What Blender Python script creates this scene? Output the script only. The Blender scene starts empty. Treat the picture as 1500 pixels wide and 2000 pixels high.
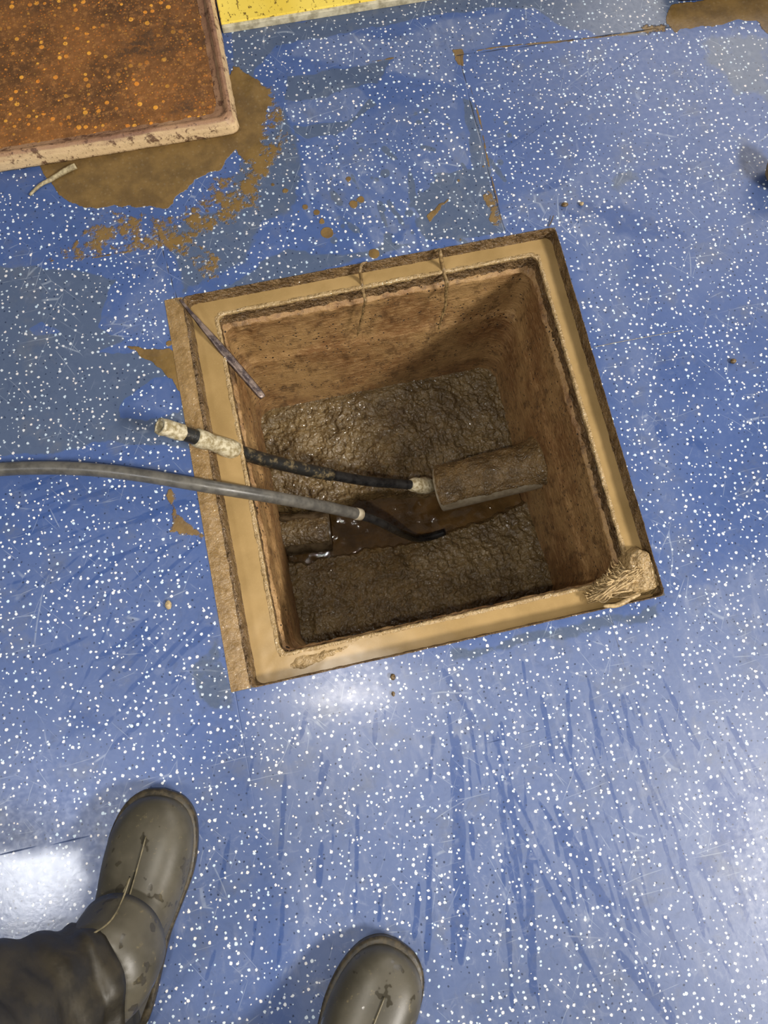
import bpy, bmesh, math, random
import numpy as np
from mathutils import Vector, Matrix

C = bpy.context.scene.collection
rng = np.random.default_rng(7)
random.seed(7)

# ------------------------------------------------------------------ camera
CAM = np.array([-0.1317, -0.2989, 1.0046])
EUL = (0.207517, -0.0199805, -0.2162277)
FPX = 1379.87
cam_d = bpy.data.cameras.new('camera')
cam = bpy.data.objects.new('camera', cam_d)
C.objects.link(cam)
cam.location = CAM
cam.rotation_euler = EUL
cam_d.sensor_fit = 'VERTICAL'
cam_d.sensor_height = 36.0
cam_d.lens = FPX / 2000.0 * 36.0
cam_d.clip_start = 0.02
bpy.context.scene.camera = cam
RC = np.array(cam.rotation_euler.to_matrix())

def U(px, py, z=0.0):
    """pixel of the photograph -> world point on the level plane z"""
    d = RC @ np.array([(px - 750) / FPX, -(py - 1000) / FPX, -1.0])
    t = (z - CAM[2]) / d[2]
    return CAM + t * d

# ------------------------------------------------------------------ world, lamps, exposure
sc = bpy.context.scene
sc.view_settings.view_transform = 'Standard'
sc.view_settings.look = 'None'
sc.view_settings.gamma = 1.0
sc.view_settings.use_curve_mapping = False
sc.view_settings.exposure = 0.0
w = bpy.data.worlds.new('world'); sc.world = w
w.use_nodes = True
w.node_tree.nodes['Background'].inputs[0].default_value = (1.0, 0.97, 0.93, 1)
w.node_tree.nodes['Background'].inputs[1].default_value = 0.17

def area(name, loc, target, sx, sy, power, col=(1, 1, 1)):
    l = bpy.data.lights.new(name, 'AREA')
    l.shape = 'RECTANGLE'; l.size = sx; l.size_y = sy; l.energy = power; l.color = col
    o = bpy.data.objects.new(name, l); C.objects.link(o)
    o.location = loc
    d = Vector(target) - Vector(loc)
    o.rotation_euler = d.to_track_quat('-Z', 'Y').to_euler()
    return o
area('ceiling_lamp_right', (2.15, -1.9, 2.6), (0.2, 0.0, 0), 0.9, 0.35, 168, (1.0, 0.94, 0.86))
area('ceiling_lamp_left', (-1.78, -0.80, 2.5), (-0.6, -0.3, 0), 0.5, 0.45, 20, (0.95, 0.96, 1.0))
area('ceiling_lamp_far', (3.0, 2.6, 2.6), (0.3, 0.4, 0), 2.6, 2.0, 60, (1.0, 0.95, 0.9))
fl = bpy.data.lights.new('phone_flash', 'SPOT'); fl.energy = 19; fl.shadow_soft_size = 0.012
fl.spot_size = math.radians(110); fl.spot_blend = 0.9; fl.color = (1.0, 0.93, 0.82)
fo = bpy.data.objects.new('phone_flash', fl); C.objects.link(fo)
fo.location = CAM + RC @ np.array([-0.066, -0.058, 0.01]); fo.rotation_euler = EUL

# ------------------------------------------------------------------ helpers: noise
_P = np.random.default_rng(3).random((64, 64, 64)).astype(np.float32)
def vnoise(x, y, z):
    xi = np.floor(x).astype(int); yi = np.floor(y).astype(int); zi = np.floor(z).astype(int)
    fx = x - xi; fy = y - yi; fz = z - zi
    fx = fx * fx * (3 - 2 * fx); fy = fy * fy * (3 - 2 * fy); fz = fz * fz * (3 - 2 * fz)
    g = lambda a, b, c: _P[(xi + a) & 63, (yi + b) & 63, (zi + c) & 63]
    a = g(0,0,0) * (1-fx) + g(1,0,0) * fx
    b = g(0,1,0) * (1-fx) + g(1,1,0) * fx
    c = g(0,0,1) * (1-fx) + g(1,0,1) * fx
    d = g(0,1,1) * (1-fx) + g(1,1,1) * fx
    return (a * (1-fy) + b * fy) * (1-fz) + (c * (1-fy) + d * fy) * fz
def fbm(P, s, oct=4, rough=0.55, seed=0.0):
    P = np.asarray(P, float)
    x, y, z = P[..., 0] * s + seed * 7.3, P[..., 1] * s + seed * 3.1 + 11, P[..., 2] * s + seed * 5.7 + 5
    v = 0; a = 1.0; t = 0
    for _ in range(oct):
        v = v + a * vnoise(x, y, z); t += a; a *= rough
        x, y, z = x * 2.03 + 1.7, y * 2.03 + 9.2, z * 2.03 + 3.3
    return v / t          # about 0..1, mean 0.5

# ------------------------------------------------------------------ helpers: objects
def tag(o, label=None, cat=None, group=None, kind=None):
    if label: o['label'] = label
    if cat: o['category'] = cat
    if group: o['group'] = group
    if kind: o['kind'] = kind
    return o
def thing(name, label, cat, loc=(0, 0, 0), group=None):
    o = bpy.data.objects.new(name, None); C.objects.link(o)
    o.location = loc; o.empty_display_size = 0.05
    return tag(o, label, cat, group)
def obj(name, V, F, m, parent=None, smooth=True):
    """links ONE mesh object; V is in world space, the parent (if any) only has a location"""
    V = np.asarray(V, float)
    if parent is not None:
        off = np.array(parent.location)
        p = parent.parent
        while p is not None:
            off = off + np.array(p.location); p = p.parent
        base = V - off
        loc = (0, 0, 0)
    else:
        loc = V.mean(0); loc[2] = V[:, 2].min(); base = V - loc
    me = bpy.data.meshes.new(name)
    me.from_pydata(base.tolist(), [], [list(map(int, f)) for f in F])
    me.update()
    bm = bmesh.new(); bm.from_mesh(me); bmesh.ops.recalc_face_normals(bm, faces=bm.faces); bm.to_mesh(me); bm.free()
    if smooth:
        me.polygons.foreach_set('use_smooth', [True] * len(me.polygons))
    if m: me.materials.append(m)
    o = bpy.data.objects.new(name, me); C.objects.link(o)
    o.location = loc
    if parent is not None: o.parent = parent
    return o
def subsurf(o, n=1):
    md = o.modifiers.new('smooth', 'SUBSURF'); md.levels = n; md.render_levels = n
def bevel(o, wd, seg=2):
    md = o.modifiers.new('bevel', 'BEVEL'); md.width = wd; md.segments = seg; md.limit_method = 'ANGLE'; md.angle_limit = 0.6
def merge(parts):
    V = []; F = []; n = 0
    for v, f in parts:
        V.append(np.asarray(v, float)); F += [[i + n for i in q] for q in f]; n += len(v)
    return np.concatenate(V), F
def loft(rings, closed=True, cap0=False, cap1=False):
    """rings: list of (N,3) arrays"""
    n = len(rings[0]); V = np.concatenate(rings); F = []
    for k in range(len(rings) - 1):
        for i in range(n if closed else n - 1):
            j = (i + 1) % n
            F.append((k * n + i, k * n + j, (k + 1) * n + j, (k + 1) * n + i))
    if cap0: F.append(tuple(range(n))[::-1])
    if cap1: F.append(tuple((len(rings) - 1) * n + i for i in range(n)))
    return V, F
def spline(P, n):
    """Catmull-Rom through the points (any columns), n samples per span"""
    P = np.asarray(P, float)
    Q = np.vstack([2 * P[0] - P[1], P, 2 * P[-1] - P[-2]])
    out = []
    for i in range(1, len(Q) - 2):
        for t in np.linspace(0, 1, n, endpoint=False):
            a, b, c, d = Q[i-1], Q[i], Q[i+1], Q[i+2]
            out.append(0.5 * (2*b + (c-a)*t + (2*a-5*b+4*c-d)*t*t + (3*b-a-3*c+d)*t**3))
    out.append(P[-1])
    return np.array(out)
def tube_rings(path, rad, n=16, flat=1.0):
    path = np.asarray(path, float)
    rad = np.broadcast_to(np.asarray(rad, float), (len(path),))
    T = np.gradient(path, axis=0); T /= np.linalg.norm(T, axis=1)[:, None] + 1e-12
    up = np.array([0.0, 0, 1.0])
    if abs(T[0] @ up) > 0.9: up = np.array([1.0, 0, 0])
    rings = []; a = np.linspace(0, 2 * np.pi, n, endpoint=False)
    Nn = up
    for p, t, r in zip(path, T, rad):
        s = np.cross(t, Nn); s /= np.linalg.norm(s) + 1e-12
        Nn = np.cross(s, t)
        rings.append(p + r * (np.cos(a)[:, None] * s + flat * np.sin(a)[:, None] * Nn))
    return rings
def tube(path, rad, n=16, flat=1.0, caps=True):
    return loft(tube_rings(path, rad, n, flat), True, caps, caps)
def rough_tube(path, rad, n=16, amp=0.0, s=200, seed=0, caps=True):
    V, F = tube(path, rad, n, 1.0, caps)
    path = np.asarray(path); rr = len(path)
    cen = np.repeat(path, n, axis=0)
    d = V - cen; L = np.linalg.norm(d, axis=1)[:, None] + 1e-9
    V = V + d / L * ((fbm(V, s, 3, 0.6, seed) - 0.5) * 2 * amp)[:, None]
    return V, F
def box(x0, x1, y0, y1, z0, z1):
    V = np.array([(x, y, z) for z in (z0, z1) for y in (y0, y1) for x in (x0, x1)], float)
    F = [(0,2,3,1),(4,5,7,6),(0,1,5,4),(2,6,7,3),(0,4,6,2),(1,3,7,5)]
    return V, F
def grid(xs, ys, zf):
    X, Y = np.meshgrid(xs, ys)
    Z = zf(X, Y)
    V = np.stack([X.ravel(), Y.ravel(), Z.ravel()], 1)
    nx = len(xs); F = []
    for j in range(len(ys) - 1):
        for i in range(nx - 1):
            a = j * nx + i
            F.append((a, a + 1, a + nx + 1, a + nx))
    return V, F
def sdpoly(X, Y, poly):
    """signed distance to a polygon (negative inside)"""
    P = np.asarray(poly, float)[:, :2]; n = len(P)
    d = np.full(X.shape, 1e9); s = np.ones(X.shape)
    for i in range(n):
        a = P[i]; b = P[i - 1]
        e = b - a; wx = X - a[0]; wy = Y - a[1]
        t = np.clip((wx * e[0] + wy * e[1]) / (e @ e + 1e-12), 0, 1)
        d = np.minimum(d, (wx - e[0] * t) ** 2 + (wy - e[1] * t) ** 2)
        c1 = Y >= a[1]; c2 = Y < b[1]; c3 = e[0] * wy > e[1] * wx
        s = np.where((c1 & c2 & c3) | (~c1 & ~c2 & ~c3), -s, s)
    return s * np.sqrt(d)
def sdseg(X, Y, a, b):
    e = np.array(b[:2]) - np.array(a[:2]); wx = X - a[0]; wy = Y - a[1]
    t = np.clip((wx * e[0] + wy * e[1]) / (e @ e + 1e-12), 0, 1)
    return np.hypot(wx - e[0] * t, wy - e[1] * t)

# ------------------------------------------------------------------ helpers: materials
def srgb(r, g, b):
    f = lambda c: ((c / 255) / 12.92) if c / 255 <= 0.04045 else (((c / 255) + 0.055) / 1.055) ** 2.4
    return (f(r), f(g), f(b), 1.0)
class Mat:
    def __init__(s, name):
        s.m = bpy.data.materials.new(name); s.m.use_nodes = True
        s.nt = s.m.node_tree; s.N = s.nt.nodes; s.L = s.nt.links
        s.b = s.N['Principled BSDF']
        s.co = s.N.new('ShaderNodeNewGeometry').outputs['Position']
    def set(s, inp, v):
        i = s.b.inputs[inp]
        if hasattr(v, 'is_linked'): s.L.new(v, i)
        else: i.default_value = v
        return s
    def link(s, node, i, v):
        if v is None: return
        if hasattr(v, 'is_linked'): s.L.new(v, node.inputs[i])
        else: node.inputs[i].default_value = v
    def math(s, op, a, b=None, c=None, clamp=False):
        n = s.N.new('ShaderNodeMath'); n.operation = op; n.use_clamp = clamp
        s.link(n, 0, a); s.link(n, 1, b); s.link(n, 2, c)
        return n.outputs[0]
    def noise(s, scale, detail=3, rough=0.55, vec=None, dist=0.0, col=False):
        n = s.N.new('ShaderNodeTexNoise'); n.inputs['Scale'].default_value = scale
        n.inputs['Detail'].default_value = detail; n.inputs['Roughness'].default_value = rough
        n.inputs['Distortion'].default_value = dist
        s.L.new(vec or s.co, n.inputs['Vector'])
        return n.outputs['Color' if col else 'Fac']
    def vor(s, scale, vec=None, feat='F1', metric='EUCLIDEAN', dim='3D', rand=1.0):
        n = s.N.new('ShaderNodeTexVoronoi'); n.feature = feat; n.voronoi_dimensions = dim
        if feat in ('F1', 'F2', 'SMOOTH_F1'): n.distance = metric
        n.inputs['Scale'].default_value = scale; n.inputs['Randomness'].default_value = rand
        s.L.new(vec or s.co, n.inputs['Vector'])
        return n
    def ramp(s, v, a, b, lo=0.0, hi=1.0, smooth=True):
        n = s.N.new('ShaderNodeMapRange'); n.interpolation_type = 'SMOOTHSTEP' if smooth else 'LINEAR'
        n.clamp = True
        s.link(n, 0, v); n.inputs[1].default_value = a; n.inputs[2].default_value = b
        n.inputs[3].default_value = lo; n.inputs[4].default_value = hi
        return n.outputs[0]
    def mix(s, f, a, b):
        n = s.N.new('ShaderNodeMix'); n.data_type = 'RGBA'
        s.link(n, 0, f); s.link(n, 6, a); s.link(n, 7, b)
        return n.outputs[2]
    def vmul(s, v, xyz):
        n = s.N.new('ShaderNodeVectorMath'); n.operation = 'MULTIPLY'
        s.L.new(v, n.inputs[0]); n.inputs[1].default_value = xyz
        return n.outputs[0]
    def vadd(s, a, b):
        n = s.N.new('ShaderNodeVectorMath'); n.operation = 'ADD'
        s.L.new(a, n.inputs[0]); s.L.new(b, n.inputs[1])
        return n.outputs[0]
    def sep(s, v):
        n = s.N.new('ShaderNodeSeparateXYZ'); s.L.new(v, n.inputs[0]); return n.outputs
    def attr(s, name):
        n = s.N.new('ShaderNodeAttribute'); n.attribute_name = name; return n
    def bump(s, h, strength=0.5, dist=0.002):
        n = s.N.new('ShaderNodeBump'); n.inputs['Strength'].default_value = strength
        n.inputs['Distance'].default_value = dist
        s.L.new(h, n.inputs['Height']); s.L.new(n.outputs[0], s.b.inputs['Normal'])
        return s

def wet_film(m, scale=80, dist=0.006, rough=0.06, weight=1.0):
    n = m.N.new('ShaderNodeBump'); n.inputs['Strength'].default_value = 1.0; n.inputs['Distance'].default_value = dist
    h = m.math('ADD', m.noise(scale, 0.6, 0.5, dist=1.0), m.math('MULTIPLY', m.noise(scale * 2.3, 0, 0.5), 0.3))
    m.L.new(h, n.inputs['Height']); m.L.new(n.outputs[0], m.b.inputs['Coat Normal'])
    m.set('Coat Weight', weight); m.set('Coat Roughness', rough); m.set('Coat IOR', 1.65)

def mud_mat(name, c_dark, c_light, rough=0.3, bump=0.6, scale=1.0, dist=0.003, spots=True, gloss_var=0.2, wetness=0.8):
    m = Mat(name)
    n1 = m.noise(28 * scale, 5, 0.6); n2 = m.noise(150 * scale, 5, 0.65); n3 = m.noise(480 * scale, 3, 0.6)
    col = m.mix(m.ramp(n1, 0.3, 0.7), srgb(*c_dark), srgb(*c_light))
    col = m.mix(m.ramp(n2, 0.52, 0.75, 0, 0.6), col, srgb(*[min(255, c * 1.25) for c in c_light]))
    if spots:
        v = m.vor(260 * scale)
        col = m.mix(m.math('MULTIPLY', m.ramp(v.outputs['Distance'], 0.12, 0.3, 0.8, 0), m.ramp(n1, 0.5, 0.62)), col, srgb(28, 22, 14))
    m.set('Base Color', col)
    m.set('Roughness', m.ramp(n2, 0.3, 0.7, rough, rough + gloss_var))
    b1 = m.noise(165 * scale, 1.5, 0.5, dist=0.6); b0 = m.noise(62 * scale, 2, 0.5)
    h = m.math('ADD', m.math('MULTIPLY', b0, 1.6), m.math('ADD', b1, m.math('MULTIPLY', n3, 0.18)))
    m.bump(h, bump, dist)
    m.set('Specular IOR Level', 0.5)
    if wetness: wet_film(m, 130 * scale, 0.004, 0.08, m.math('MULTIPLY', m.ramp(n1, 0.4, 0.6), wetness))
    return m.m

def sludge_mat(name, cd, cl, k=1.0):
    m = Mat(name)
    n1 = m.noise(22 * k, 4, 0.6); n2 = m.noise(110 * k, 3, 0.6); n0 = m.noise(8 * k, 3)
    col = m.mix(m.ramp(n1, 0.3, 0.7), srgb(*cd), srgb(*cl))
    col = m.mix(m.ramp(n2, 0.56, 0.75, 0, 0.6), col, srgb(150, 126, 84))
    col = m.mix(m.ramp(n2, 0.40, 0.25, 0, 0.6), col, srgb(50, 40, 24))
    m.set('Base Color', col)
    m.set('Roughness', 0.4); m.set('Specular IOR Level', 0.4)
    b = m.math('ADD', m.noise(80 * k, 1, 0.5, dist=1.2), m.math('MULTIPLY', m.noise(240 * k, 1, 0.5, dist=0.5), 0.3))
    m.bump(b, 0.8, 0.007)
    wet_film(m, 95 * k, 0.008, 0.05, m.ramp(n0, 0.3, 0.6, 0.6, 1.0))
    return m.m
M_sludge = sludge_mat('wet_sludge', (86, 70, 44), (120, 101, 66))
M_mudcrust = mud_mat('mud_crust', (74, 58, 36), (128, 103, 66), 0.3, 0.9, 1.6, 0.004)
M_skirt = mud_mat('dark_gritty_mud', (84, 64, 40), (122, 96, 62), 0.35, 1.0, 1.2, 0.008)
M_mudflange = mud_mat('wet_mud_film', (120, 95, 58), (146, 118, 75), 0.25, 0.5, 2.0, 0.002, spots=False)
M_heap = mud_mat('fresh_mud', (146, 121, 82), (172, 146, 102), 0.22, 0.8, 1.4, 0.004, spots=False)

def wall_mat():
    m = Mat('wet_concrete')
    st = m.vmul(m.co, (1, 1, 3.0))
    n1 = m.noise(9, 5, 0.6); n2 = m.noise(60, 5, 0.65, st); n3 = m.noise(420, 3, 0.6)
    col = m.mix(m.ramp(n1, 0.35, 0.65), srgb(128, 92, 56), srgb(166, 132, 86))
    col = m.mix(m.ramp(n2, 0.45, 0.7, 0, 0.7), col, srgb(184, 148, 100))
    col = m.mix(m.ramp(n2, 0.42, 0.28, 0, 0.7), col, srgb(92, 64, 40))
    n4 = m.noise(48, 6, 0.7, m.vmul(m.co, (1, 1, 0.6)))
    col = m.mix(m.ramp(n4, 0.50, 0.66, 0, 0.62), col, srgb(70, 48, 28))
    v = m.vor(120); hole = m.math('MULTIPLY', m.ramp(v.outputs['Distance'], 0.14, 0.24, 1, 0), m.ramp(m.noise(24, 2), 0.46, 0.56))
    col = m.mix(hole, col, srgb(24, 18, 12))
    m.set('Base Color', col); m.set('Roughness', m.ramp(n2, 0.3, 0.7, 0.35, 0.6))
    h = m.math('SUBTRACT', m.math('ADD', n2, m.math('MULTIPLY', n3, 0.5)), m.math('MULTIPLY', hole, 1.5))
    m.bump(h, 0.7, 0.004)
    return m.m
M_wall = wall_mat()

def water_mat():
    m = Mat('muddy_water')
    n1 = m.noise(14, 4, 0.6); n2 = m.noise(700, 2, 0.5)
    col = m.mix(m.ramp(n1, 0.3, 0.7), srgb(148, 122, 78), srgb(166, 138, 92))
    col = m.mix(m.ramp(n2, 0.55, 0.75, 0, 0.35), col, srgb(176, 150, 102))
    m.set('Base Color', col); m.set('Roughness', 0.3); m.set('Specular IOR Level', 0.3)
    m.bump(m.noise(60, 3, 0.5), 0.08, 0.002)
    return m.m
M_water = water_mat()
def channel_mat():
    m = Mat('channel_water')
    n1 = m.noise(20, 4, 0.6)
    m.set('Base Color', m.mix(m.ramp(n1, 0.3, 0.7), srgb(72, 54, 30), srgb(100, 76, 44)))
    m.set('Roughness', 0.08)
    m.bump(m.math('ADD', m.noise(45, 3, 0.6, dist=1.0), m.math('MULTIPLY', m.noise(160, 2), 0.5)), 0.22, 0.005)
    return m.m
M_channel = channel_mat()

def floor_mat():
    m = Mat('speckled_blue_vinyl')
    at = m.attr('stain_and_light'); r = m.N.new('ShaderNodeSeparateColor'); m.L.new(at.outputs['Color'], r.inputs[0])
    mud_a, wet_a, haze_glare_a, clean_shade_a = r.outputs[0], r.outputs[1], r.outputs[2], at.outputs['Alpha']
    nA = m.noise(26, 6, 0.65); nB = m.noise(120, 5, 0.65); nC = m.noise(7, 4, 0.6)
    # long fine scuffing
    nS = m.noise(60, 4, 0.6, m.vmul(m.co, (1.0, 0.25, 1)))
    def edge(a, n, amp, lo, hi):
        return m.ramp(m.math('ADD', a, m.math('MULTIPLY', m.math('SUBTRACT', n, 0.5), amp)), lo, hi)
    nAB = m.math('ADD', m.math('MULTIPLY', nA, 0.6), m.math('MULTIPLY', nB, 0.4))
    mud = edge(mud_a, nAB, 1.3, 0.47, 0.56)
    wet = edge(wet_a, nA, 0.7, 0.42, 0.58)
    haze_glare = edge(haze_glare_a, nA, 0.55, 0.1, 0.95)
    clean_shade = edge(clean_shade_a, nAB, 0.7, 0.4, 0.6)
    base = m.mix(m.ramp(nC, 0.3, 0.7), srgb(63, 85, 134), srgb(73, 94, 143))
    base = m.mix(m.math('MULTIPLY', haze_glare, 0.75), base, srgb(102, 116, 150))
    base = m.mix(m.ramp(m.math('MULTIPLY', nS, m.ramp(haze_glare, 0.1, 0.6)), 0.5, 0.75, 0, 0.35), base, srgb(142, 150, 172))
    base = m.mix(m.math('MULTIPLY', clean_shade, 0.75), base, srgb(48, 74, 128))
    base = m.mix(m.math('MULTIPLY', wet, 0.66), base, srgb(80, 90, 101))
    # grime and hairline scuffs
    nD = m.noise(16, 6, 0.7); nE = m.noise(52, 6, 0.72, dist=0.8)
    base = m.mix(m.ramp(nD, 0.5, 0.72, 0, 0.42), base, srgb(104, 108, 116))
    base = m.mix(m.ramp(nE, 0.52, 0.72, 0, 0.34), base, srgb(58, 70, 100))
    base = m.mix(m.math('MULTIPLY', m.ramp(nE, 0.46, 0.28), m.ramp(haze_glare, 0.05, 0.7, 0.15, 0.5)), base, srgb(138, 148, 172))
    for ang_, sc_ in ((0.5, 30), (1.5, 26), (2.5, 34)):
        mp = m.N.new('ShaderNodeMapping'); m.L.new(m.co, mp.inputs[0]); mp.inputs['Rotation'].default_value = (0, 0, ang_)
        hl = m.vor(sc_, m.vadd(m.vmul(mp.outputs[0], (1.0, 0.12, 1)), m.vmul(m.noise(6, 2, 0.5, col=True), (0.02, 0.02, 0))), feat='DISTANCE_TO_EDGE', dim='2D')
        base = m.mix(m.math('MULTIPLY', m.ramp(hl.outputs['Distance'], 0.014, 0.004), m.ramp(m.noise(11 + sc_ * .2, 3), 0.52, 0.66, 0, 0.34)), base, srgb(176, 186, 200))
    # flecks
    def flecks(scale, prob, r0, r1, off):
        wv = m.N.new('ShaderNodeMapping'); m.L.new(m.co, wv.inputs[0]); wv.inputs['Location'].default_value = off
        wob = m.N.new('ShaderNodeVectorMath'); wob.operation = 'SCALE'; wob.inputs['Scale'].default_value = 0.0022
        m.L.new(m.noise(420, 1, 0.5, col=True), wob.inputs[0])
        v = m.vor(scale, m.vadd(wv.outputs[0], wob.outputs[0]), metric='EUCLIDEAN', dim='2D', rand=1.0)
        cs = m.sep(v.outputs['Color'])
        on = m.math('LESS_THAN', cs[0], prob)
        rad = m.math('MULTIPLY_ADD', cs[1], (r1 - r0), r0)
        d = m.math('SUBTRACT', v.outputs['Distance'], rad)
        return m.math('MULTIPLY', on, m.ramp(d, 0.045, -0.03, 0, 1)), cs[2]
    f1, c1 = flecks(98, 0.42, 0.09, 0.20, (3.1, 1.7, 0))
    f2, c2 = flecks(135, 0.20, 0.08, 0.18, (7.7, 4.2, 0))
    fb, _ = flecks(105, 0.26, 0.06, 0.14, (1.9, 9.4, 0))
    base = m.mix(m.math('MULTIPLY', fb, 0.8), base, srgb(30, 42, 68))
    fc = m.mix(c1, srgb(205, 226, 240), srgb(250, 240, 232))
    f = m.math('MAXIMUM', f1, f2)
    base = m.mix(m.math('MULTIPLY', f, m.math('MULTIPLY_ADD', wet, -0.25, 0.95)), base, fc)
    # mud: thin where the value is near its edge
    mcol = m.mix(m.ramp(nA, 0.35, 0.65), srgb(98, 76, 38), srgb(122, 96, 50))
    base = m.mix(m.math('MULTIPLY', mud, 0.97), base, mcol)
    # seams
    s_at = m.attr('seam').outputs['Fac']
    base = m.mix(m.ramp(s_at, 0.35, 0.75, 0, 0.85), base, srgb(40, 42, 50))
    m.set('Base Color', base)
    ro = m.math('MULTIPLY_ADD', m.ramp(nB, 0.3, 0.7), 0.12, 0.27)
    ro = m.math('ADD', ro, m.math('MULTIPLY', haze_glare, 0.07))
    ro = m.math('SUBTRACT', ro, m.math('MULTIPLY', wet, 0.10))
    gl = edge(m.attr('gloss').outputs['Fac'], nAB, 1.0, 0.2, 0.9)
    ro = m.math('MULTIPLY', ro, m.math('MULTIPLY_ADD', gl, -0.62, 1.0))
    m.set('Roughness', m.math('ADD', ro, m.math('MULTIPLY', mud, 0.1)))
    h = m.math('ADD', m.math('MULTIPLY', mud, m.math('MULTIPLY_ADD', nB, 0.6, 1.0)), m.math('MULTIPLY', nB, 0.12))
    h = m.math('SUBTRACT', h, m.ramp(s_at, 0.3, 0.8))
    m.bump(h, 0.6, 0.0015)
    return m.m
M_floor = floor_mat()

def rust_mat():
    m = Mat('rusty_steel')
    n1 = m.noise(11, 5, 0.65); n2 = m.noise(90, 5, 0.7); n3 = m.noise(260, 4, 0.65)
    col = m.mix(m.ramp(n1, 0.35, 0.65), srgb(88, 58, 30), srgb(132, 86, 42))
    col = m.mix(m.ramp(n2, 0.5, 0.68, 0, 0.7), col, srgb(160, 108, 54))
    col = m.mix(m.ramp(n3, 0.36, 0.26, 0, 0.9), col, srgb(34, 24, 18))
    v = m.vor(80, dim='2D'); cs = m.sep(v.outputs['Color'])
    sp = m.math('MULTIPLY', m.math('LESS_THAN', cs[0], 0.42), m.ramp(m.math('SUBTRACT', v.outputs['Distance'], m.math('MULTIPLY', cs[1], 0.34)), 0.04, -0.05))
    sp = m.math('MULTIPLY', sp, m.ramp(m.noise(7, 3), 0.40, 0.56, 0.3, 1.0))
    col = m.mix(sp, col, m.mix(cs[2], srgb(214, 130, 40), srgb(236, 172, 60)))
    v2 = m.vor(190, dim='2D'); c2 = m.sep(v2.outputs['Color'])
    sp2 = m.math('MULTIPLY', m.math('LESS_THAN', c2[0], 0.7), m.ramp(m.math('SUBTRACT', v2.outputs['Distance'], m.math('MULTIPLY', c2[1], 0.34)), 0.04, -0.05))
    col = m.mix(m.math('MULTIPLY', sp2, 0.8), col, m.mix(c2[2], srgb(182, 104, 34), srgb(150, 112, 52)))
    dk = m.math('MULTIPLY', m.ramp(m.noise(6, 3, 0.6, m.vmul(m.co, (1, 2.2, 1))), 0.55, 0.68), m.ramp(n2, 0.4, 0.55))
    col = m.mix(m.math('MULTIPLY', dk, 0.75), col, srgb(42, 34, 26))
    m.set('Base Color', col); m.set('Roughness', m.ramp(n2, 0.3, 0.7, 0.42, 0.7))
    m.bump(m.math('ADD', n2, m.math('MULTIPLY', sp, 0.5)), 0.6, 0.003)
    return m.m
M_rust = rust_mat()
def rim_mat():
    m = Mat('mud_caked_rim')
    n1 = m.noise(45, 5, 0.7); n2 = m.noise(220, 4, 0.65); n0 = m.noise(12, 3, 0.6)
    col = m.mix(m.ramp(n0, 0.35, 0.65), srgb(128, 92, 68), srgb(160, 124, 92))
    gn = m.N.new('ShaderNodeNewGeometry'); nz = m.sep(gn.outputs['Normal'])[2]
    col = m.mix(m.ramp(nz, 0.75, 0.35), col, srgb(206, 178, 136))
    col = m.mix(m.ramp(n1, 0.53, 0.62, 0, 0.9), col, srgb(84, 54, 36))
    col = m.mix(m.ramp(n2, 0.58, 0.68, 0, 0.7), col, srgb(60, 42, 30))
    m.set('Base Color', col); m.set('Roughness', 0.5)
    m.bump(m.math('ADD', n1, m.math('MULTIPLY', n2, 0.4)), 0.6, 0.003)
    return m.m
M_rim = rim_mat()
def yellow_mat():
    m = Mat('chipped_yellow_paint')
    n1 = m.noise(130, 5, 0.7, m.vmul(m.co, (1.3, 0.8, 1))); n0 = m.noise(10, 3)
    col = m.mix(m.ramp(n0, 0.3, 0.7), srgb(226, 196, 74), srgb(238, 212, 96))
    col = m.mix(m.math('MULTIPLY', m.ramp(n1, 0.575, 0.61), 0.9), col, srgb(96, 74, 30))
    m.set('Base Color', col); m.set('Roughness', 0.4)
    m.bump(n1, 0.2, 0.001)
    return m.m
M_yellow = yellow_mat()
def simple(name, c1, c2, rough, scale=40, bump=0.2, metal=0.0, dist=0.001, detail=4, spec=0.5, stretch=(1, 1, 1)):
    m = Mat(name)
    n = m.noise(scale, detail, 0.6, m.vmul(m.co, stretch))
    m.set('Base Color', m.mix(m.ramp(n, 0.35, 0.65), srgb(*c1), srgb(*c2)))
    m.set('Roughness', m.ramp(n, 0.3, 0.7, rough * 0.85, rough * 1.2)); m.set('Metallic', metal); m.set('Specular IOR Level', spec)
    m.bump(n, bump, dist)
    return m.m
M_alu = simple('scuffed_metal', (150, 142, 116), (206, 198, 170), 0.45, 60, 0.3, 0.0)
M_dark = simple('dark_grime', (30, 30, 36), (46, 44, 46), 0.5)
M_sleeve = simple('grey_rubber_hose', (74, 72, 68), (98, 95, 88), 0.34, 50, 0.25)
M_black = simple('black_hose', (16, 17, 19), (34, 34, 34), 0.3, 60, 0.2)
def dirty_black():
    m = Mat('muddy_black_sleeve')
    n = m.noise(70, 5, 0.7); n2 = m.noise(300, 3)
    m.set('Base Color', m.mix(m.ramp(n, 0.5, 0.68, 0, 0.9), srgb(30, 30, 28), srgb(112, 98, 70)))
    m.set('Roughness', 0.42); m.bump(m.math('ADD', n, m.math('MULTIPLY', n2, 0.3)), 0.5, 0.002)
    return m.m
M_dblack = dirty_black()
M_tape = simple('dirty_white_tape', (140, 126, 92), (196, 186, 158), 0.45, 140, 0.7, dist=0.003)
M_pvc = simple('grey_pvc', (138, 126, 104), (166, 156, 134), 0.35, 60, 0.15)
M_pvc_dirty = simple('stained_grey_pvc', (70, 58, 42), (112, 98, 76), 0.28, 40, 0.3)
M_pipemud = sludge_mat('sludge_on_pipe', (92, 74, 46), (134, 110, 72), 1.3)
M_fibre = simple('muddy_fibre', (142, 118, 80), (190, 164, 118), 0.45, 180, 0.5, dist=0.002)
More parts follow.
